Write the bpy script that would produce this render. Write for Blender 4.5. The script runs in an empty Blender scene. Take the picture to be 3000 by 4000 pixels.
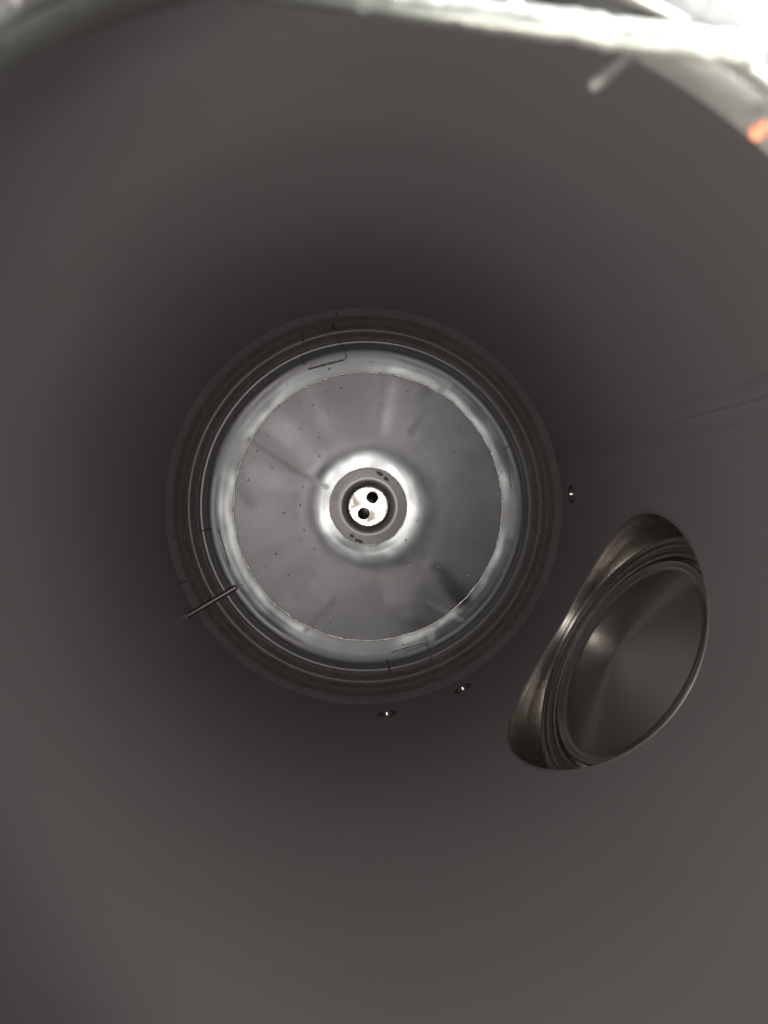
import bpy, bmesh, math, random
from mathutils import Vector, Matrix, noise
from mathutils.geometry import delaunay_2d_cdt
random.seed(7)
PI = math.pi
scene = bpy.context.scene
COL = scene.collection

# ------------------------------------------------------------------ sizes (metres)
R = 0.5                 # inner radius of the shell
F = 1610.0              # focal length used when measuring the photograph
ZC = 1.881              # camera height above the foot of the shell
CX, CY = 788.0, 1094.0  # where the tank's axis falls in the photograph
ZTOP = 1.178            # top of the straight shell
ZRIM = 1.731            # mouth of the filling neck
DX = 0.010              # the bottom head sits a little off the shell's axis

# ------------------------------------------------------------------ materials
def new_mat(name):
    m = bpy.data.materials.new(name); m.use_nodes = True
    nt = m.node_tree
    return m, nt, nt.nodes['Principled BSDF']

def N(nt, kind, **kw):
    n = nt.nodes.new(kind)
    for k, v in kw.items():
        setattr(n, k, v)
    return n

def steel(name, col=(0.6, 0.58, 0.56), rough=0.35, metal=1.0, noise_scale=6.0, rough_var=0.06,
          bump=0.0, bump_scale=200.0, aniso=0.0, col_var=0.06, stretch=(1, 1, 1), use_wear_reflect=False, tint=None):
    m, nt, b = new_mat(name)
    L = nt.links.new
    tc = N(nt, 'ShaderNodeTexCoord')
    mp = N(nt, 'ShaderNodeMapping'); mp.inputs['Scale'].default_value = stretch
    L(tc.outputs['Object'], mp.inputs['Vector'])
    n1 = N(nt, 'ShaderNodeTexNoise'); n1.inputs['Scale'].default_value = noise_scale
    n1.inputs['Detail'].default_value = 6
    L(mp.outputs['Vector'], n1.inputs['Vector'])
    mr = N(nt, 'ShaderNodeMapRange'); mr.inputs['From Min'].default_value = 0.3; mr.inputs['From Max'].default_value = 0.7
    mr.inputs['To Min'].default_value = rough - rough_var; mr.inputs['To Max'].default_value = rough + rough_var
    L(n1.outputs['Fac'], mr.inputs['Value'])
    rough_out = mr.outputs['Result']
    n2 = N(nt, 'ShaderNodeTexNoise'); n2.inputs['Scale'].default_value = noise_scale * 0.55; n2.inputs['Detail'].default_value = 4
    L(mp.outputs['Vector'], n2.inputs['Vector'])
    mx = N(nt, 'ShaderNodeMix', data_type='RGBA')
    mx.inputs['A'].default_value = tuple(c * (1 - col_var) for c in col) + (1,)
    mx.inputs['B'].default_value = tuple(c * (1 + col_var) for c in col) + (1,)
    L(n2.outputs['Fac'], mx.inputs['Factor'])
    col_out = mx.outputs['Result']
    if use_wear_reflect:
        at = N(nt, 'ShaderNodeAttribute', attribute_name='wear_reflect')
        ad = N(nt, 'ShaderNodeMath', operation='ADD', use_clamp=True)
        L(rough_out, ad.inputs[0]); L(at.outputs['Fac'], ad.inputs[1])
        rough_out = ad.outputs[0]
        st = N(nt, 'ShaderNodeAttribute', attribute_name='stain')
        m2 = N(nt, 'ShaderNodeMix', data_type='RGBA')
        L(st.outputs['Fac'], m2.inputs['Factor']); L(col_out, m2.inputs['A'])
        m2.inputs['B'].default_value = (0.43, 0.365, 0.315, 1)
        col_out = m2.outputs['Result']
    if tint:
        n3 = N(nt, 'ShaderNodeTexNoise'); n3.inputs['Scale'].default_value = 14
        L(tc.outputs['Object'], n3.inputs['Vector'])
        cr = N(nt, 'ShaderNodeValToRGB')
        cr.color_ramp.elements[0].position = 0.35; cr.color_ramp.elements[0].color = (*col, 1)
        cr.color_ramp.elements[1].position = 0.75; cr.color_ramp.elements[1].color = (*tint, 1)
        L(n3.outputs['Fac'], cr.inputs['Fac'])
        m3 = N(nt, 'ShaderNodeMix', data_type='RGBA'); m3.inputs['Factor'].default_value = 0.6
        L(col_out, m3.inputs['A']); L(cr.outputs['Color'], m3.inputs['B'])
        col_out = m3.outputs['Result']
    L(rough_out, b.inputs['Roughness']); L(col_out, b.inputs['Base Color'])
    b.inputs['Metallic'].default_value = metal
    if aniso:
        b.inputs['Anisotropic'].default_value = aniso
        tg = N(nt, 'ShaderNodeTangent', direction_type='RADIAL', axis='Z')
        L(tg.outputs['Tangent'], b.inputs['Tangent'])
    if bump:
        n4 = N(nt, 'ShaderNodeTexNoise'); n4.inputs['Scale'].default_value = bump_scale; n4.inputs['Detail'].default_value = 3
        L(mp.outputs['Vector'], n4.inputs['Vector'])
        bp = N(nt, 'ShaderNodeBump'); bp.inputs['Strength'].default_value = bump; bp.inputs['Distance'].default_value = 0.002
        L(n4.outputs['Fac'], bp.inputs['Height']); L(bp.outputs['Normal'], b.inputs['Normal'])
    return m

M = {}
M['shell'] = steel('satin_steel', (0.61, 0.568, 0.588), 0.50, 0.66, 2.2, 0.03, 0.03, 260, col_var=0.03, stretch=(.7, .7, 5))
M['dish'] = steel('pickled_steel', (0.345, 0.367, 0.386), 0.25, 0.92, 9.0, 0.02, 0.0, 420, col_var=0.05, use_wear_reflect=True)
M['weldband'] = steel('ground_weld_steel', (0.58, 0.540, 0.560), 0.46, 0.72, 9, 0.05, 0.05, 200, stretch=(4, 4, .4))
M['bead'] = steel('weld_bead_steel', (0.70, 0.69, 0.67), 0.26, 1, 60, 0.1, 0.1, 300)
M['sump'] = steel('spun_steel', (0.37, 0.375, 0.375), 0.29, 1, 20, 0.03)
M['mirror'] = steel('polished_steel', (0.74, 0.73, 0.70), 0.13, 1, 24, 0.05, tint=(0.80, 0.70, 0.52))
def stain_patches(m, col, rough, scale, lo, hi):
    nt = m.node_tree; b = nt.nodes['Principled BSDF']; L = nt.links.new
    tc = N(nt, 'ShaderNodeTexCoord'); n = N(nt, 'ShaderNodeTexNoise'); n.inputs['Scale'].default_value = scale; n.inputs['Detail'].default_value = 3
    n.inputs['Distortion'].default_value = 0.6
    L(tc.outputs['Object'], n.inputs['Vector'])
    mr = N(nt, 'ShaderNodeMapRange'); mr.inputs['From Min'].default_value = lo; mr.inputs['From Max'].default_value = hi
    L(n.outputs['Fac'], mr.inputs['Value'])
    for key, val in (('Base Color', col), ('Roughness', rough)):
        src = b.inputs[key].links[0].from_socket
        mx = N(nt, 'ShaderNodeMix', data_type='RGBA') if key == 'Base Color' else N(nt, 'ShaderNodeMix', data_type='FLOAT')
        so = [i for i in mx.inputs if i.enabled]
        L(mr.outputs['Result'], so[0]); L(src, so[1]); so[2].default_value = val
        L([o for o in mx.outputs if o.enabled][0], b.inputs[key])
stain_patches(M['mirror'], (0.40, 0.39, 0.37, 1), 0.34, 22, 0.40, 0.64)
M['polished'] = steel('drawn_steel', (0.42, 0.40, 0.385), 0.10, 1, 12, 0.02)
M['port'] = steel('port_steel', (0.50, 0.48, 0.46), 0.23, 1, 12, 0.02)
M['rod'] = steel('rod_steel', (0.50, 0.48, 0.465), 0.25, 1, 12, 0.02)
M['neck'] = steel('brushed_steel', (0.66, 0.625, 0.595), 0.27, 1, 14, 0.05, 0.03, 160, stretch=(1, 1, 1.6))
M['door'] = steel('turned_steel', (0.74, 0.71, 0.68), 0.36, 1, 5, 0.03, aniso=0.82)
M['dark'] = steel('pipe_steel', (0.12, 0.11, 0.10), 0.5, 1)
M['rim'] = steel('rim_steel', (0.42, 0.42, 0.405), 0.43, 0.9, 30, 0.08, 0.3, 90)
M['bar'] = steel('dull_bar_steel', (0.33, 0.345, 0.32), 0.55, 0.8, 60, 0.1, 0.4, 120, col_var=.3)
M['outside'] = steel('outer_steel', (0.82, 0.82, 0.81), 0.4, 0.9, 8, 0.08)

def plain(name, col, rough, metal=0.0):
    m, nt, b = new_mat(name)
    L = nt.links.new
    tc = N(nt, 'ShaderNodeTexCoord'); n1 = N(nt, 'ShaderNodeTexNoise'); n1.inputs['Scale'].default_value = 90
    L(tc.outputs['Object'], n1.inputs['Vector'])
    mx = N(nt, 'ShaderNodeMix', data_type='RGBA')
    mx.inputs['A'].default_value = tuple(c * .8 for c in col) + (1,); mx.inputs['B'].default_value = tuple(min(1, c * 1.2) for c in col) + (1,)
    L(n1.outputs['Fac'], mx.inputs['Factor']); L(mx.outputs['Result'], b.inputs['Base Color'])
    b.inputs['Roughness'].default_value = rough; b.inputs['Metallic'].default_value = metal
    return m
M['ink'] = plain('faded_ink', (0.17, 0.165, 0.16), 0.5, 0.6)
M['gasket'] = plain('pale_gasket', (0.20, 0.19, 0.18), 0.45)
M['rubber'] = plain('grey_rubber', (0.035, 0.034, 0.033), 0.6)
M['orange'] = plain('orange_plastic', (0.30, 0.11, 0.06), 0.4)
def water_mat():
    m, nt, b = new_mat('water')
    b.inputs['Base Color'].default_value = (0.55, 0.51, 0.45, 1); b.inputs['Roughness'].default_value = 0.12
    b.inputs['Transmission Weight'].default_value = 0.0; b.inputs['IOR'].default_value = 1.33
    return m
M['water'] = water_mat()

# ------------------------------------------------------------------ object helpers
def link(name, bm, mat, parent=None, smooth=True):
    me = bpy.data.meshes.new(name)

    bm.to_mesh(me); bm.free()
    for p in me.polygons: p.use_smooth = smooth
    me.materials.append(mat)
    o = bpy.data.objects.new(name, me); COL.objects.link(o)
    if parent: o.parent = parent
    return o

def thing(name, label, cat, loc=(0, 0, 0), group=None):
    o = bpy.data.objects.new(name, None); COL.objects.link(o); o.location = loc
    o.empty_display_size = 0.05
    o['label'] = label; o['category'] = cat
    if group: o['group'] = group
    return o

def rings(bm, loops, closed=True):
    """quads between successive vertex loops (lists of coordinates)"""
    vs = [[bm.verts.new(p) for p in lp] for lp in loops]
    n = len(vs[0])
    for a, b in zip(vs, vs[1:]):
        for i in range(n if closed else n - 1):
            j = (i + 1) % n
            bm.faces.new((a[i], a[j], b[j], b[i]))
    return vs

def lathe(bm, prof, seg=192, dx=lambda r: 0.0):
    return rings(bm, [[(r * math.cos(2 * PI * k / seg) + dx(r), r * math.sin(2 * PI * k / seg), z) for k in range(seg)] for r, z in prof])

def tube(bm, pts, rad, seg=10, closed=False, up=Vector((0, 0, 1))):
    n = len(pts); loops = []
    for i, p in enumerate(pts):
        p = Vector(p)
        a = Vector(pts[(i - 1) % n] if (closed or i) else pts[i]); b = Vector(pts[(i + 1) % n] if (closed or i < n - 1) else pts[i])
        t = (b - a).normalized()
        s = t.cross(up)
        if s.length < 1e-4: s = t.cross(Vector((1, 0, 0)))
        s.normalize(); u = s.cross(t)
        rr = rad(i) if callable(rad) else rad
        loops.append([p + (s * math.cos(2 * PI * k / seg) + u * math.sin(2 * PI * k / seg)) * rr for k in range(seg)])
    if closed: loops.append(loops[0])
    vs = rings(bm, loops)
    if not closed:
        bm.faces.new(vs[0]); bm.faces.new(list(reversed(vs[-1])))
    if closed: bmesh.ops.remove_doubles(bm, verts=bm.verts, dist=1e-6)
    return vs

# ------------------------------------------------------------------ bottom head profile
RSEAM, ZSEAM = 0.366, -0.155
def tilt(r):                      # slope of the head against the horizontal, in degrees
    t = min(1, max(0, (r - 0.116) / 0.095)); t = t * t * (3 - 2 * t)
    return 2.9 + 12.5 * t + 4.2 * (r / RSEAM)
CROWN = [ZSEAM]
for i in range(1, 401):
    CROWN.append(CROWN[-1] - RSEAM / 400 * math.tan(math.radians(tilt(RSEAM - (i - .5) * RSEAM / 400))))
def crown(r):
    t = min(399.999, max(0, (RSEAM - r) / RSEAM * 400)); i = int(t)
    return CROWN[i] + (CROWN[i + 1] - CROWN[i]) * (t - i)
RE = 0.4886            # where the knuckle meets the ground weld band
KN = [(RSEAM, ZSEAM), (0.392, -0.1482), (0.415, -0.1406), (0.4290, -0.1320), (0.4410, -0.1195), (0.4540, -0.1015), (0.465, -0.0840),
      (0.473, -0.0690), (0.479, -0.0560), (0.4842, -0.0430), (RE, -0.0310)]
def catmull(pts, x):
    for i in range(len(pts) - 1):
        if pts[i][0] <= x <= pts[i + 1][0] + 1e-9:
            p0 = pts[max(0, i - 1)]; p1 = pts[i]; p2 = pts[i + 1]; p3 = pts[min(len(pts) - 1, i + 2)]
            h = p2[0] - p1[0]; t = (x - p1[0]) / h
            m1 = (p2[1] - p0[1]) / (p2[0] - p0[0]); m2 = (p3[1] - p1[1]) / (p3[0] - p1[0])
            return ((2*t**3 - 3*t*t + 1) * p1[1] + (t**3 - 2*t*t + t) * h * m1 + (-2*t**3 + 3*t*t) * p2[1] + (t**3 - t*t) * h * m2)
    return pts[-1][1]
RIPPLE = [(0.4365, 0.0056, 0.0050), (0.4592, 0.0051, 0.0067), (0.4740, 0.0040, 0.0061)]
def floor_z(r):
    if r < RSEAM: return crown(r)
    if r > RE: return -0.0310 * (R - r) / (R - RE)
    z = catmull(KN, r)
    for c, w, h in RIPPLE:
        z += h * math.exp(-((r - c) / w) ** 2)
    return z
def dxr(r):
    t = min(1, max(0, (R - r) / (R - RSEAM))); return DX * t * t * (3 - 2 * t)
def px_to_floor(px, py):
    a = px - CX; b = CY - py; x, y = a * 2 / F, b * 2 / F
    for _ in range(30):
        r = math.hypot(x - DX, y); d = ZC - floor_z(min(r, R)); x, y = a * d / F, b * d / F
    return x, y

# ------------------------------------------------------------------ the tank
tank = thing('storage_tank', 'tall round steel tank seen from its open mouth, grey satin walls and dished bottom', 'tank')

# shell, with the manway and the three ports cut out
PHI = math.radians(-30.1); MA, MB, MZ = 0.241, 0.311, 0.582
def px_wall(px, py):
    a, b = px - CX, CY - py
    return math.atan2(b, a), ZC - R * F / math.hypot(a, b)
PORTS = [px_wall(1238, 1067), px_wall(1001, 1490), px_wall(836, 1544)]
PR = 0.0180
def man_loop(k=1.0, n=160):
    return [(MA * k * math.cos(2 * PI * i / n), MB * k * math.sin(2 * PI * i / n)) for i in range(n)]
def build_shell():
    holes = [[(PHI * R + R * math.asin(s / R), MZ + z) for s, z in man_loop()]]
    for ph, z in PORTS:
        holes.append([(ph * R + PR * math.cos(2 * PI * i / 32), z + PR * math.sin(2 * PI * i / 32)) for i in range(32)])
    def inside(u, z, poly):
        c = False; n = len(poly)
        for i in range(n):
            x1, y1 = poly[i]; x2, y2 = poly[(i + 1) % n]
            if (y1 > z) != (y2 > z) and u < (x2 - x1) * (z - y1) / (y2 - y1) + x1: c = not c
        return c
    def near(u, z):
        du = u - PHI * R; q = (R * math.sin(max(-1.5, min(1.5, du / R))) / MA) ** 2 + ((z - MZ) / MB) ** 2
        if q < 1.06 ** 2 and abs(du) < 0.4: return True
        return any(math.hypot(u - ph * R, z - pz) < PR * 1.35 for ph, pz in PORTS)
    NU, NZ = 300, 90
    pts = []
    for i in range(NU + 1):
        for j in range(NZ + 1):
            u = -PI * R + 2 * PI * R * i / NU; z = ZTOP * j / NZ
            if not near(u, z): pts.append(Vector((u, z)))
    edges = []
    for h in holes:
        b0 = len(pts); pts += [Vector(p) for p in h]
        edges += [(b0 + i, b0 + (i + 1) % len(h)) for i in range(len(h))]
    vo, eo, fo = delaunay_2d_cdt(pts, edges, [], 0, 1e-6)[:3]
    bm = bmesh.new()
    vs = [bm.verts.new((R * math.cos(p[0] / R), R * math.sin(p[0] / R), p[1])) for p in vo]
    for f in fo:
        c = sum((vo[i] for i in f), Vector((0, 0))) / len(f)
        if any(inside(c[0], c[1], h) for h in holes): continue
        try: bm.faces.new([vs[i] for i in f])
        except ValueError: pass
    bmesh.ops.remove_doubles(bm, verts=bm.verts, dist=1e-5)
    o = link('shell', bm, M['shell'], tank)
    me = o.data
    for p in me.polygons:
        c = p.center
        if p.normal.x * c.x + p.normal.y * c.y > 0: p.flip()
    me.update()
    me.normals_split_custom_set_from_vertices([(-v.co.x / R, -v.co.y / R, 0) for v in me.vertices])
    return o
shell = build_shell()

# vertical weld seam of the shell: a ground band with a fine line down its middle
def wall_strip(bm, ph, w0, w1, z0, z1, lift, jit=0.0, n=60):
    loops = []
    for k in range(n + 1):
        t = k / n; z = z0 + (z1 - z0) * t
        w = (w0 + (w1 - w0) * t) * (1 + jit * noise.noise((z * 18, w0 * 50, 3.1)))
        off = jit * 0.004 * noise.noise((z * 30, 7, w0))
        lp = []
        for s in (-1, -.5, 0, .5, 1):
            a = ph + (s * w / 2 + off) / R
            rr = R - lift * (1 - 0.9 * abs(s) ** 3)
            lp.append((rr * math.cos(a), rr * math.sin(a), z))
        loops.append(lp)
    rings(bm, loops, closed=False)
bm = bmesh.new(); wall_strip(bm, math.radians(15.2), 0.050, 0.056, 0.004, ZTOP, 0.0008, 0.10)
seam = link('weld_seam', bm, M['weldband'], tank)
bm = bmesh.new(); wall_strip(bm, math.radians(15.3), 0.005, 0.007, 0.28, ZTOP, 0.0012, 0.45, 160)
link('weld_bead', bm, M['shell'], seam)

# --- bottom head
STREAKS = [  # photographed polishing streaks, the broad dark one imitating the manway's reflection: points, half width (photo px), change of roughness
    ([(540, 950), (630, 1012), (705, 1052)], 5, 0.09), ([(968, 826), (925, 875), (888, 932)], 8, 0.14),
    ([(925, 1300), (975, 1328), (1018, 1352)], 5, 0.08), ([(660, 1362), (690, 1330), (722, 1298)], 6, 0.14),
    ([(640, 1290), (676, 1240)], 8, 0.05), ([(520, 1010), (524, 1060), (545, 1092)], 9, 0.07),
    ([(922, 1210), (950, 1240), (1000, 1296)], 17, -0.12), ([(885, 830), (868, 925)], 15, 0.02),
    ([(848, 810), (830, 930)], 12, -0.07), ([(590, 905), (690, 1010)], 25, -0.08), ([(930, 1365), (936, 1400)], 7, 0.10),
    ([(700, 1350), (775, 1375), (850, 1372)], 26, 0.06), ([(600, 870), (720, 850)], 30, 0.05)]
STAINS = [([(928, 1107), (947, 1107)], 2.2, .55), ([(1008, 1124), (1009, 1131)], 3.5, .3), ([(1024, 1143), (1023, 1150)], 3.5, .3),
          ([(1008, 1161), (1007, 1167)], 3.5, .3), ([(994, 1166), (993, 1172)], 4, .22), ([(1103, 1116), (1102, 1120)], 3.5, .5),
          ([(1000, 1102), (1012, 1104)], 2, .25), ([(800, 1240), (860, 1262)], 9, .12)]
def seg_d(p, pts):
    best = 1e9
    for a, b in zip(pts, pts[1:]):
        ax, ay = a; bx, by = b; vx, vy = bx - ax, by - ay
        t = max(0, min(1, ((p[0] - ax) * vx + (p[1] - ay) * vy) / (vx * vx + vy * vy)))
        best = min(best, math.hypot(p[0] - ax - t * vx, p[1] - ay - t * vy))
    return best
def sector(a):   # roughness sectors imitating reflected light on the knuckle band (degrees counter-clockwise from the right)
    v = 0
    for c, w, h in ((102, 22, -.10), (158, 9, -.12), (-4, 7, -.13), (-96, 18, -.11), (63, 4, -.05), (30, 16, .04), (-140, 20, .05), (-45, 18, .05), (128, 10, .04)):
        d = abs((a - c + 180) % 360 - 180)
        v -= 1.1 * h * max(0, min(1, (w - d) / 6 + .5))
    return v
def dish_sector(a):
    v = 0
    for c, w, h in ((98, 17, .05), (70, 9, -.04), (262, 15, .05), (293, 13, -.04), (165, 6, -.04), (150, 7, .03), (215, 14, .02), (20, 14, -.02), (48, 5, .03)):
        d = abs((a - c + 180) % 360 - 180)
        v += h * max(0, min(1, (w - d) / 3 + .5))
    return v
def build_dish():
    bm = bmesh.new()
    wear_reflect = bm.verts.layers.float.new('wear_reflect'); stain = bm.verts.layers.float.new('stain')
    seg = 640
    rad = [0.1075 + (RSEAM - 0.1075) * i / 90 for i in range(90)] + [RSEAM + (RE - RSEAM) * i / 170 for i in range(171)]
    loops = []
    for r in rad:
        lp = []
        for k in range(seg):
            a = 2 * PI * k / seg; z = floor_z(r)
            if r < 0.43 and r > .109:
                z += 0.0006 * noise.noise((r * 12 * math.cos(a), r * 12 * math.sin(a), 2.6)) * min(1, (r - .109) / .02) * min(1, (.43 - r) / .05) * (1 + .5 * max(0, min(1, (.20 - r) / .05)))
                z += 0.00020 * noise.noise((r * 27 * math.cos(a), r * 27 * math.sin(a), 5)) * min(1, (r - .109) / .03) * min(1, (.43 - r) / .05)
            if r < RSEAM:      # the centre of the head is not pressed quite true
                tw = 0.046 * noise.noise((1.5 * math.cos(a), 1.5 * math.sin(a), 6.4)) + 0.010 * noise.noise((3.2 * math.cos(a), 3.2 * math.sin(a), 1.4))
                z += tw * .06 * (1 - math.exp(-(r - .1075) / .05)) * (1 if r < .19 else max(0, (RSEAM - r) / (RSEAM - .19)))
            lp.append((r * math.cos(a) + dxr(r), r * math.sin(a), z))
        loops.append(lp)
    vs = rings(bm, loops)
    for i, row in enumerate(vs):
        r = rad[i]
        for v in row:
            d = ZC - v.co.z; p = (CX + v.co.x * F / d, CY - v.co.y * F / d)
            a = math.degrees(math.atan2(v.co.y, v.co.x - DX))
            w = 0; s = 0
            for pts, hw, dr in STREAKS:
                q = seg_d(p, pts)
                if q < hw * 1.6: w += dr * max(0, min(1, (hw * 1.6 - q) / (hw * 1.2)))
            for pts, hw, dr in STAINS:
                q = seg_d(p, pts)
                if q < hw * 1.3: s = max(s, dr * max(0, min(1, (hw * 1.3 - q) / (hw * .5))))
            if r < RSEAM: w += dish_sector(a) * max(0, min(1, (r - .17) / .08))
            if r > RSEAM: w += sector(a) * max(0, min(1, (0.440 - r) / 0.012))
            q = max(0, min(1, (r - .15) / .12)); w += 0.045 * q * noise.noise((math.cos(math.radians(a)) * 6, math.sin(math.radians(a)) * 6, r * 2))
            w += 0.012 * q * noise.noise((math.cos(math.radians(a)) * 20, math.sin(math.radians(a)) * 20, r * 4))
            w += 0.03 * noise.noise((v.co.x * 22, v.co.y * 22, 1.7)) * (1 - q)
            k2 = max(0, min(1, (r - .440) / .012)); w += 0.03 * k2; s = max(s, k2 * (.60 if r < RE - .0006 else .06))
            v[wear_reflect] = w; v[stain] = s
    # little dimples and drops all over the head
    spots = [(737, 837, 4), (705, 846, 3), (676, 875, 3), (648, 868, 3), (800, 782, 2.5), (709, 887, 2.5), (745, 900, 2), (685, 895, 2), (648, 926, 2.5), (579, 943, 2.5),
             (556, 974, 3), (616, 962, 2), (690, 945, 2.5), (656, 965, 2), (722, 948, 2), (588, 1010, 3), (537, 1037, 3.5), (608, 1028, 2), (690, 985, 2.5), (655, 1052, 2.5),
             (882, 1219, 4), (648, 1092, 3), (689, 1047, 2), (614, 1108, 3), (656, 1145, 3), (679, 1187, 3), (596, 1197, 3), (650, 1165, 2.5), (622, 1242, 3), (571, 1224, 2.5),
             (656, 1273, 3), (685, 1285, 2), (667, 1328, 3), (713, 1347, 3), (794, 1325, 2.5), (807, 1360, 3.5), (840, 1318, 2.5), (888, 1302, 2), (945, 1225, 2.5), (1010, 1243, 3),
             (881, 845, 3), (828, 874, 2.5), (882, 952, 2), (813, 950, 2), (875, 885, 2), (953, 940, 3), (998, 930, 3), (908, 948, 2), (982, 975, 3.5), (1055, 916, 2),
             (908, 1079, 3), (900, 1125, 2), (877, 1167, 3), (1086, 1020, 3), (1114, 1088, 3), (1117, 1075, 3), (854, 1235, 2.5), (780, 1285, 2), (763, 1318, 2), (957, 1370, 2),
             (622, 830, 2), (787, 1414, 2), (1050, 1300, 2), (870, 1395, 2.5), (524, 1265, 3), (700, 1120, 2), (742, 1095, 1.5), (720, 1215, 2), (905, 1050, 2), (930, 1010, 2.5)]
    for i, (px, py, pr) in enumerate(spots):
        if pr < 2.5 and i % 3: continue
        x, y = px_to_floor(px, py); rr = pr * 2.0 / F * random.uniform(.8, 1.1); r0 = math.hypot(x - DX, y)
        if r0 > .47 or r0 < .11: continue
        lens = []
        for q, hgt in ((1, -.03), (.85, .14), (.6, .34), (.3, .46), (.06, .5)):
            lp = []
            for k in range(12):
                xx = x + rr * q * math.cos(2 * PI * k / 12); yy = y + rr * q * math.sin(2 * PI * k / 12)
                lp.append((xx, yy, floor_z(math.hypot(xx - DX, yy)) + 0.0002 + .28 * hgt * rr))
            lens.append(lp)
        lv = rings(bm, lens); bm.faces.new(lv[-1])
        for row in lv:
            for v in row: v[wear_reflect] = -0.03
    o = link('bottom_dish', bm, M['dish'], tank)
    return o
dish = build_dish()
bm = bmesh.new()
lathe(bm, [(RE - .0003, floor_z(RE) - .0002), (RE + .0006, floor_z(RE) + .0030), (.4945, -.0150), (R - .0006, -.0005), (R, .0008)], 320, dx=dxr)
link('foot_band', bm, M['weldband'], tank)

def loop_bead(name, rfun, zoff, rad, parent, seed, seg=420, mat='bead'):
    bm = bmesh.new(); pts = []
    for k in range(seg):
        a = 2 * PI * k / seg
        r = rfun(a)
        pts.append((r * math.cos(a) + DX, r * math.sin(a), floor_z(r) + zoff))
    tube(bm, pts, lambda i: rad * (0.75 + 0.7 * abs(noise.noise((math.cos(2*PI*i/seg) * 14, math.sin(2*PI*i/seg) * 14, seed)))), 8, True)
    return link(name, bm, M[mat], parent)
loop_bead('weld_bead', lambda a: RSEAM + 0.0024 * noise.noise((math.cos(a) * 9, math.sin(a) * 9, 1)) + 0.0016 * noise.noise((math.cos(a) * 2.2, math.sin(a) * 2.2, 8)), 0.0006, 0.0026, dish, 4)

# ink marks on the knuckle and round the sump: thin strokes following the steel
def stroke(pts, w, name='ink_mark', parent=None, mat='ink'):
    bm = bmesh.new()
    P = []
    for a, b in zip(pts, pts[1:]):
        n = max(2, int(math.hypot(b[0] - a[0], b[1] - a[1]) / 3))
        P += [(a[0] + (b[0] - a[0]) * i / n, a[1] + (b[1] - a[1]) * i / n) for i in range(n)]
    P.append(pts[-1])
    loops = []
    for i, p in enumerate(P):
        a = P[max(0, i - 1)]; b = P[min(len(P) - 1, i + 1)]
        tx, ty = b[0] - a[0], b[1] - a[1]; l = math.hypot(tx, ty) or 1
        ww = w * (0.75 + 0.9 * abs(noise.noise((p[0] * .09, p[1] * .09, w)))) * (0.5 if i in (0, len(P) - 1) else 1)
        lp = []
        for s in (-1, 0, 1):
            x, y = px_to_floor(p[0] - ty / l * ww * s, p[1] + tx / l * ww * s)
            r = math.hypot(x - DX, y)
            lp.append((x, y, (floor_z(r) if r > .1090 else sump_z(r)) + (0.0020 if RSEAM + .015 < r < RE else 0.0016)))
        loops.append(lp)
    rings(bm, loops, closed=False)
    return link(name, bm, M[mat], parent or dish)
ZS = crown(0.1085)
SUMP = [(0.0595, ZS - .036), (0.0615, ZS - .026), (0.0650, ZS - .0165), (0.0700, ZS - .0098), (0.0760, ZS - .0070), (0.0820, ZS - .0062), (0.0880, ZS - .0053), (0.0970, ZS - .0030), (0.1082, ZS)]
def sump_z(r): return catmull(SUMP, max(.0595, min(r, .1082)))
for pts, w in [([(665, 799.5), (709, 787.3), (746, 778)], 2.4), ([(748, 777), (747, 766)], 2.0), ([(747, 765), (743.7, 756), (730, 734)], 0.9),
               ([(723, 715), (718, 702)], 2.4), ([(728, 687), (727, 677)], 2.0), ([(658.5, 790), (652.6, 769)], 1.9), ([(657, 744), (652.6, 717)], 1.3),
               ([(709, 799), (714, 798)], 3), ([(1087, 969), (1116, 959)], 1.5), ([(1137, 952), (1142, 950)], 2), ([(1091, 972), (1098, 1005), (1105.7, 1053)], 1.1),
               ([(437, 1147), (461, 1141)], 1.4), ([(474, 1141), (485, 1180), (498, 1224)], 1.2), ([(393, 1257), (408, 1255)], 1.6), ([(378, 1162), (384, 1160)], 1.6),
               ([(836, 1424), (840, 1440), (843, 1455)], 2.0), ([(844, 1410), (880, 1399), (912, 1390)], 1.2), ([(922, 1391), (930, 1411), (935, 1436)], 1.2), ([(951, 1471), (954, 1482)], 2.0)]:
    stroke(pts, w)

# sump: spun outlet cup welded into the head
def build_sump():
    bm = bmesh.new(); seg = 192
    prof = []
    n = 46
    for i in range(n + 1):
        r = 0.0595 + (0.1082 - 0.0595) * i / n; prof.append((r, catmull(SUMP, r)))
    prof = [(0.0580, -0.40), (0.0580, ZS - .040)] + prof + [(0.1115, ZS - .0018)]
    loops = []
    for r, z in prof:
        loops.append([(r * math.cos(2*PI*k/seg) + DX, r * math.sin(2*PI*k/seg), z) for k in range(seg)])
    vs = rings(bm, loops); bm.faces.new(list(reversed(vs[0])))
    return link('outlet_cup', bm, M['sump'], tank)
sump = build_sump()
def rs(a):
    r = 0.1088 + 0.0015 * noise.noise((math.cos(a) * 3, math.sin(a) * 3, 3))
    d = abs((math.degrees(a) - 277 + 180) % 360 - 180)
    r += 0.0035 * max(0, 1 - d / 14) - 0.002 * max(0, 1 - abs((math.degrees(a) - 218 + 180) % 360 - 180) / 22)
    return r
loop_bead('weld_bead', rs, 0.0008, 0.0021, sump, 9)
for pts, w in [([(813, 1019.5), (820, 1023), (828, 1027.5)], 3.4), ([(829, 1031.5), (834, 1034), (839, 1038.5)], 3.4), ([(756, 1155.5), (765, 1158.5)], 3.4), ([(767, 1165), (776, 1168.5), (784, 1171)], 3.4)]:
    stroke(pts, w, parent=sump)

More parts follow.
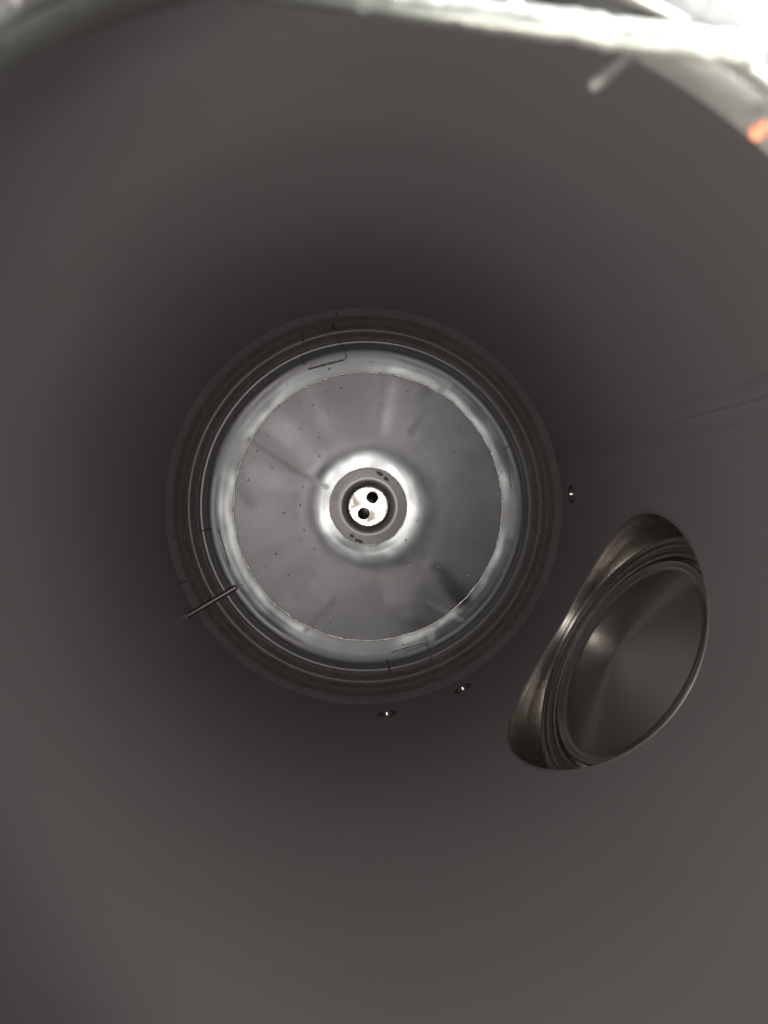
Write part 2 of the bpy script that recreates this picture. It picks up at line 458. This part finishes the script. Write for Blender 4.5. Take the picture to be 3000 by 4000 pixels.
# --- manway: oval neck through the shell, with an oval door
rot = Matrix(((-math.sin(PHI), 0, math.cos(PHI)), (math.cos(PHI), 0, math.sin(PHI)), (0, 1, 0)))   # columns: tangent, up, outward
MWM = Matrix.Translation(Vector((0, 0, MZ))) @ rot.to_4x4()
XP = 0.521
def oval(k, x, n=160, grow=0.0):
    return [((MA * k + grow) * math.cos(2*PI*i/n), (MB * k + grow) * math.sin(2*PI*i/n), x) for i in range(n)]
bm = bmesh.new()
w0 = [(s, z, math.sqrt(R * R - s * s) - 0.0005) for s, z in man_loop()]
w1 = [(s * .992, z * .992, math.sqrt(R * R - s * s) + 0.008) for s, z in man_loop()]
mid = [(a[0], a[1], a[2] * .5 + (XP - .003) * .5) for a in w1]
rings(bm, [w0, w1, mid, oval(.994, XP - .002), oval(.990, XP), oval(.960, XP), oval(.955, XP + .0015), oval(.948, XP + .0060), oval(.880, XP + .0060), oval(.850, XP + .0070), oval(.843, XP + .009), oval(.838, XP + .022), oval(.70, XP + .022)])
frame = link('manway_frame', bm, M['neck'], tank); frame.matrix_local = MWM
# rounded weld lip where the neck meets the wall
bm = bmesh.new()
lp = []
for s, z in man_loop(1.006):
    lp.append((s, z, math.sqrt(R * R - s * s)))
tube(bm, lp, lambda i: 0.0026, 8, True, up=Vector((0, 0, 1)))
lip = link('weld_lip', bm, M['shell'], frame)
bm = bmesh.new()
rings(bm, [[(s, z, math.sqrt(R * R - s * s) - l) for s, z in [(x * (1 + g / MA), y * (1 + g / MB)) for x, y in man_loop()]] for g, l in ((.003, .0006), (.012, .0007), (.024, .0005), (.036, .0001))])
link('ground_weld', bm, M['shell'], frame)
bm = bmesh.new(); tube(bm, oval(.905, XP + .0075), 0.0045, 10, True)
link('gasket', bm, M['gasket'], frame)
bm = bmesh.new()
dp = [(.868, .020), (.868, .010), (.862, .0072), (.850, .0065), (.838, .0085), (.826, .0135), (.812, .0160), (.795, .0165), (.786, .0155)]
dp += [(.782 * q, .0150 - .024 * (1 - q)) for q in [1 - i / 40 for i in range(0, 40)]]
vs = rings(bm, [oval(k * .935, XP + x - .002) for k, x in dp]); bm.faces.new(vs[-1])
door = link('door', bm, M['door'], frame)

# --- ports: three small sockets low in the wall
for ph, z in PORTS:
    rt = Matrix(((-math.sin(ph), 0, math.cos(ph)), (math.cos(ph), 0, math.sin(ph)), (0, 1, 0)))
    mm = Matrix.Translation(Vector((0, 0, z))) @ rt.to_4x4()
    bm = bmesh.new()
    def c(r, x, n=32): return [(r * math.cos(2*PI*i/n), r * math.sin(2*PI*i/n), x) for i in range(n)]
    vs = rings(bm, [c(PR * 1.28, R - .0012), c(PR * 1.2, R - .0026), c(PR * 1.02, R - .0024), c(PR * .97, R + .001), c(PR * .60, R + .024), c(PR * .55, R + .05)]); bm.faces.new(vs[-1])
    po = link('port', bm, M['port'], tank); po.matrix_local = mm

# --- top of the tank: dome, neck and rolled rim of the mouth
OC = Vector((-0.0039, -0.0280, 0)); RO = 0.1410
def dome(out):
    prof = []
    for i in range(60):
        t = i / 59 * (PI / 2); r = R * math.cos(t)
        if r < RO + .003: break
        prof.append((r + out * math.cos(t), ZTOP + 0.571 * math.sin(t) + out * math.sin(t)))
    return prof
bm = bmesh.new()
def dome_loop(r, z, seg=160):
    f = max(0, (R - r) / (R - RO)); f = f ** 2
    return [(r * math.cos(2*PI*k/seg) + OC.x * f, r * math.sin(2*PI*k/seg) + OC.y * f, z) for k in range(seg)]
rings(bm, [dome_loop(r, z) for r, z in dome(0)])
link('top_dome', bm, M['shell'], tank)
bm = bmesh.new()
rings(bm, [dome_loop(r, z) for r, z in [(R + .006, ZTOP - .03)] + dome(.006)])
link('outer_skin', bm, M['outside'], tank)
bm = bmesh.new()
def oc(r, z, seg=160): return [(r * math.cos(2*PI*k/seg) + OC.x, r * math.sin(2*PI*k/seg) + OC.y, z) for k in range(seg)]
rings(bm, [oc(RO + .0030, ZRIM - .0045), oc(RO + .0004, ZRIM - .0016)] +
      [oc(RO + .0016 - .0016 * math.cos(t), ZRIM + .0030 * math.sin(t)) for t in [i * PI / 2 / 8 for i in range(9)]] +
      [oc(RO + .012, ZRIM + .0036), oc(RO + .020, ZRIM + .003), oc(RO + .0215, ZRIM - .002), oc(RO + .0215, ZRIM - .010), oc(RO + .012, ZRIM - .014), oc(RO + .012, ZRIM - .03)])
mouth = link('mouth_rim', bm, M['rim'], tank)
for k in range(26):
    a = math.radians(random.choice((random.uniform(22, 58), random.uniform(108, 140)))); rr = RO + random.uniform(-.001, .012)
    bm = bmesh.new(); bmesh.ops.create_uvsphere(bm, u_segments=12, v_segments=8, radius=random.uniform(.0007, .0017))
    for v in bm.verts: v.co = Vector((v.co.x, v.co.y, v.co.z * .6)) + Vector((rr * math.cos(a) + OC.x, rr * math.sin(a) + OC.y, ZRIM + (.0042 if rr > RO + .003 else .002)))
    link('water_drop', bm, M['water'], mouth)

# ------------------------------------------------------------------ loose things
# drain plate
def drain_plate():
    t = thing('drain_plate', 'shiny round drain plate with two dark holes in the middle of the tank bottom', 'drain plate', (DX, 0, ZS - .030))
    rp = 0.0563; holes = [((0.0118, 0.0255), 0.0160), ((-0.0135, -0.0205), 0.0160)]
    pts = []; edges = []
    def addloop(cx, cy, r, n):
        b0 = len(pts)
        pts.extend(Vector((cx + r * math.cos(2*PI*i/n), cy + r * math.sin(2*PI*i/n))) for i in range(n))
        edges.extend((b0 + i, b0 + (i + 1) % n) for i in range(n))
    addloop(0, 0, rp, 96)
    for (hx, hy), hr in holes: addloop(hx, hy, hr, 48)
    g = 22
    for i in range(-g, g + 1):
        for j in range(-g, g + 1):
            x, y = rp * i / g + random.uniform(-3e-4, 3e-4), rp * j / g + random.uniform(-3e-4, 3e-4)
            if math.hypot(x, y) < rp * .97 and all(math.hypot(x - hx, y - hy) > hr * 1.06 for (hx, hy), hr in holes): pts.append(Vector((x, y)))
    vo, eo, fo = delaunay_2d_cdt(pts, edges, [], 0, 1e-7)[:3]
    bm = bmesh.new()
    def zz(p): return 0.0005 * noise.noise((p[0] * 32, p[1] * 32, 4)) * (1 - (p.length / rp) ** 4) if p.length < rp else 0
    top = [bm.verts.new((p[0], p[1], zz(p))) for p in vo]
    for f in fo:
        c = sum((vo[i] for i in f), Vector((0, 0))) / 3
        if any((c - Vector(h)).length < hr * .999 for h, hr in holes): continue
        bm.faces.new([top[i] for i in f])
    bmesh.ops.recalc_face_normals(bm, faces=bm.faces)
    ret = bmesh.ops.extrude_face_region(bm, geom=list(bm.faces))
    for v in [v for v in ret['geom'] if isinstance(v, bmesh.types.BMVert)]: v.co.z -= 0.003
    o = link('plate', bm, M['mirror'], t)
    for p in o.data.polygons: p.use_smooth = abs(p.normal.z) > .7
    bm = bmesh.new(); tube(bm, [((rp) * math.cos(2*PI*i/120), rp * math.sin(2*PI*i/120), .0004) for i in range(120)], 0.0013, 8, True)
    link('rolled_edge', bm, M['port'], t)
    bm = bmesh.new(); (hx, hy), hr = holes[0]
    tube(bm, [(hx + (hr + .0006) * math.cos(2*PI*i/60), hy + (hr + .0006) * math.sin(2*PI*i/60), .0004) for i in range(60)], 0.0010, 8, True)
    link('hole_collar', bm, M['mirror'], t)
    return t
drain_plate()

# temperature probe
def probe():
    ph, z = px_wall(405, 1330)
    t = thing('thermometer_pocket', 'thin polished steel probe with a rounded tip sticking out of the tank wall', 'probe')
    d = Vector((math.cos(ph), math.sin(ph), 0))
    pa = px_wall(514, 1266); tip = Vector((514 - CX, CY - 1266, 0)) * ((ZC - z) / F)
    base = d * (R + 0.01)
    base.z = tip.z = z
    ax = (tip - base).normalized(); L_ = (tip - base).length; rr = 0.0071
    bm = bmesh.new(); pts = [(0, rr)]; pts = [(L_ * i / 30 - 0, rr) for i in range(30)]
    prof = [(x, rr) for x in [i * (L_ - rr) / 24 for i in range(25)]] + [(L_ - rr + rr * math.sin(a), rr * math.cos(a)) for a in [i * PI / 2 / 8 for i in range(1, 8)]]
    s = ax.cross(Vector((0, 0, 1))).normalized(); u = s.cross(ax)
    vs = rings(bm, [[base + ax * x + (s * math.cos(2*PI*k/32) + u * math.sin(2*PI*k/32)) * q for k in range(32)] for x, q in prof])
    bm.faces.new(vs[-1])
    link('rod', bm, M['rod'], t)
    bm = bmesh.new()
    rings(bm, [[base + ax * x + (s * math.cos(2*PI*k/32) + u * math.sin(2*PI*k/32)) * q for k in range(32)] for x, q in [(.008, rr * 1.9), (.0112, rr * 1.7), (.0135, rr * 1.25), (.015, rr * .99)]])
    link('weld_collar', bm, M['weldband'], t)
probe()

# bar across the mouth, with drops of water hanging from it
def mouth_pt(px, py, z):
    d = ZC - z; return Vector(((px - CX) * d / F, (CY - py) * d / F, z))
def bar():
    z = ZRIM + 0.0056
    a = mouth_pt(140, -75, z); b = mouth_pt(1640, 106, z)
    t = thing('cross_bar', 'pale wet steel bar lying across the far edge of the tank mouth', 'bar')
    ax = (b - a).normalized(); s = Vector((0, 0, 1)).cross(ax)
    bm = bmesh.new(); loops = []
    for i in range(61):
        p = a + (b - a) * (i / 60); w = 0.0027 * (1 + .15 * noise.noise((i * .4, 1, 1))); h = 0.0017
        j = 0.0009 * noise.noise((i * 1.1, 4, 2))
        loops.append([p + s * (w * x + j) + Vector((0, 0, h * y)) for x, y in [(-1, -.5), (-.8, -1), (.8, -1), (1, -.5), (1, .5), (.8, 1), (-.8, 1), (-1, .5)]])
    vs = rings(bm, loops); bm.faces.new(list(reversed(vs[0]))); bm.faces.new(vs[-1])
    link('strip', bm, M['bar'], t)
    def drop(px, py, r, name='water_drop', mat='water'):
        bm = bmesh.new(); bmesh.ops.create_uvsphere(bm, u_segments=16, v_segments=10, radius=r)
        p = mouth_pt(px, py, z - .001)
        for v in bm.verts: v.co = v.co + p
        return link(name, bm, M[mat], t)
    for px, py, r in [(692, 12, .0011), (735, 8, .0012), (948, 38, .0017), (1000, 48, .0013), (1106, 20, .0019), (950, 20, .0016), (1190, 66, .001)]: drop(px, py, r)
    # short tail of the bar bent down into the mouth
    bm = bmesh.new(); tube(bm, [mouth_pt(1410, 66, z), mouth_pt(1370, 105, z - .004), mouth_pt(1320, 150, z - .010), mouth_pt(1285, 180, z - .014)], 0.0016, 8)
    link('bent_tail', bm, M['rubber'], t)
bar()
def knob():
    p = mouth_pt(1654, 268, ZRIM - 0.0025)
    t = thing('plug', 'small round orange plug on the right edge of the tank mouth', 'plug', p)
    bm = bmesh.new(); lathe(bm, [(0.0001, .0018), (.0007, .0017), (.0011, .0013), (.0013, .0006), (.0013, -.0006), (.0016, -.0007), (.0016, -.002)], 24)
    link('cap', bm, M['orange'], t)
knob()

# ------------------------------------------------------------------ world and lamps
w = bpy.data.worlds.new('World'); scene.world = w; w.use_nodes = True
nt = w.node_tree; bg = nt.nodes['Background']; L = nt.links.new
tc = N(nt, 'ShaderNodeTexCoord')
dp = N(nt, 'ShaderNodeVectorMath', operation='DOT_PRODUCT'); L(tc.outputs['Generated'], dp.inputs[0])
dp.inputs[1].default_value = Vector((0.77, 0.25, 0.60)).normalized()
cr = N(nt, 'ShaderNodeValToRGB')
cr.color_ramp.elements[0].position = 0.72; cr.color_ramp.elements[0].color = (0.26, 0.255, 0.24, 1)
cr.color_ramp.elements[1].position = 0.90; cr.color_ramp.elements[1].color = (2.6, 2.6, 2.6, 1)
L(dp.outputs['Value'], cr.inputs['Fac']); L(cr.outputs['Color'], bg.inputs['Color'])
bg.inputs['Strength'].default_value = 1.0

def area(name, loc, size, power, target, col=(1, 1, 1)):
    l = bpy.data.lights.new(name, 'AREA'); l.shape = 'DISK'; l.size = size; l.energy = power; l.color = col
    o = bpy.data.objects.new(name, l); COL.objects.link(o); o.location = loc
    o.rotation_euler = (Vector(target) - Vector(loc)).to_track_quat('-Z', 'Y').to_euler()
    return o
def spot(name, loc, size, power, target, angle, blend, col=(1, 1, 1)):
    l = bpy.data.lights.new(name, 'SPOT'); l.shadow_soft_size = size; l.energy = power; l.color = col
    l.spot_size = math.radians(angle); l.spot_blend = blend
    o = bpy.data.objects.new(name, l); COL.objects.link(o); o.location = loc
    o.rotation_euler = (Vector(target) - Vector(loc)).to_track_quat('-Z', 'Y').to_euler()
    return o
spot('interior_fill_spot', (0.012, -0.018, 1.842), 0.020, 9.3, (0.48, -0.08, 0), 99, 0.35, (1, 0.935, 0.85))  # added unseen spot just below the camera, lights the tank inside
area('mouth_daylight', (0.10, 0.05, 2.35), 0.20, 0.16, (0, 0, 1.0), (1, 1, 1))

spot('glare_fill_spot', (1.5, 0.80, 1.87), 0.10, 3600, (0.21, 0.17, 1.69), 16, 0.5)  # added narrow spot out of view, whitens rim and outer skin on the right

# ------------------------------------------------------------------ camera
cd = bpy.data.cameras.new('Camera'); cam = bpy.data.objects.new('Camera', cd); COL.objects.link(cam)
scene.camera = cam
cd.sensor_fit = 'HORIZONTAL'; cd.sensor_width = 36; cd.lens = 36 * F / 1659
cd.clip_start = 0.01; cd.clip_end = 100
cam.location = (0, 0, ZC)
cam.rotation_euler = (-math.atan((1106 - CY) / F), -math.atan((829.5 - CX) / F), 0)
cd.dof.use_dof = True; cd.dof.focus_distance = 1.85; cd.dof.aperture_fstop = 13; cd.dof.aperture_blades = 0

scene.view_settings.view_transform = 'Standard'; scene.view_settings.look = 'None'
scene.view_settings.exposure = 0; scene.view_settings.gamma = 1; scene.view_settings.use_curve_mapping = False
scene.cycles.max_bounces = 3; scene.cycles.glossy_bounces = 3; scene.cycles.diffuse_bounces = 3
scene.cycles.use_denoising = True; scene.cycles.denoising_prefilter = 'NONE'; scene.cycles.blur_glossy = 1.0
scene.cycles.sample_clamp_indirect = 2.5
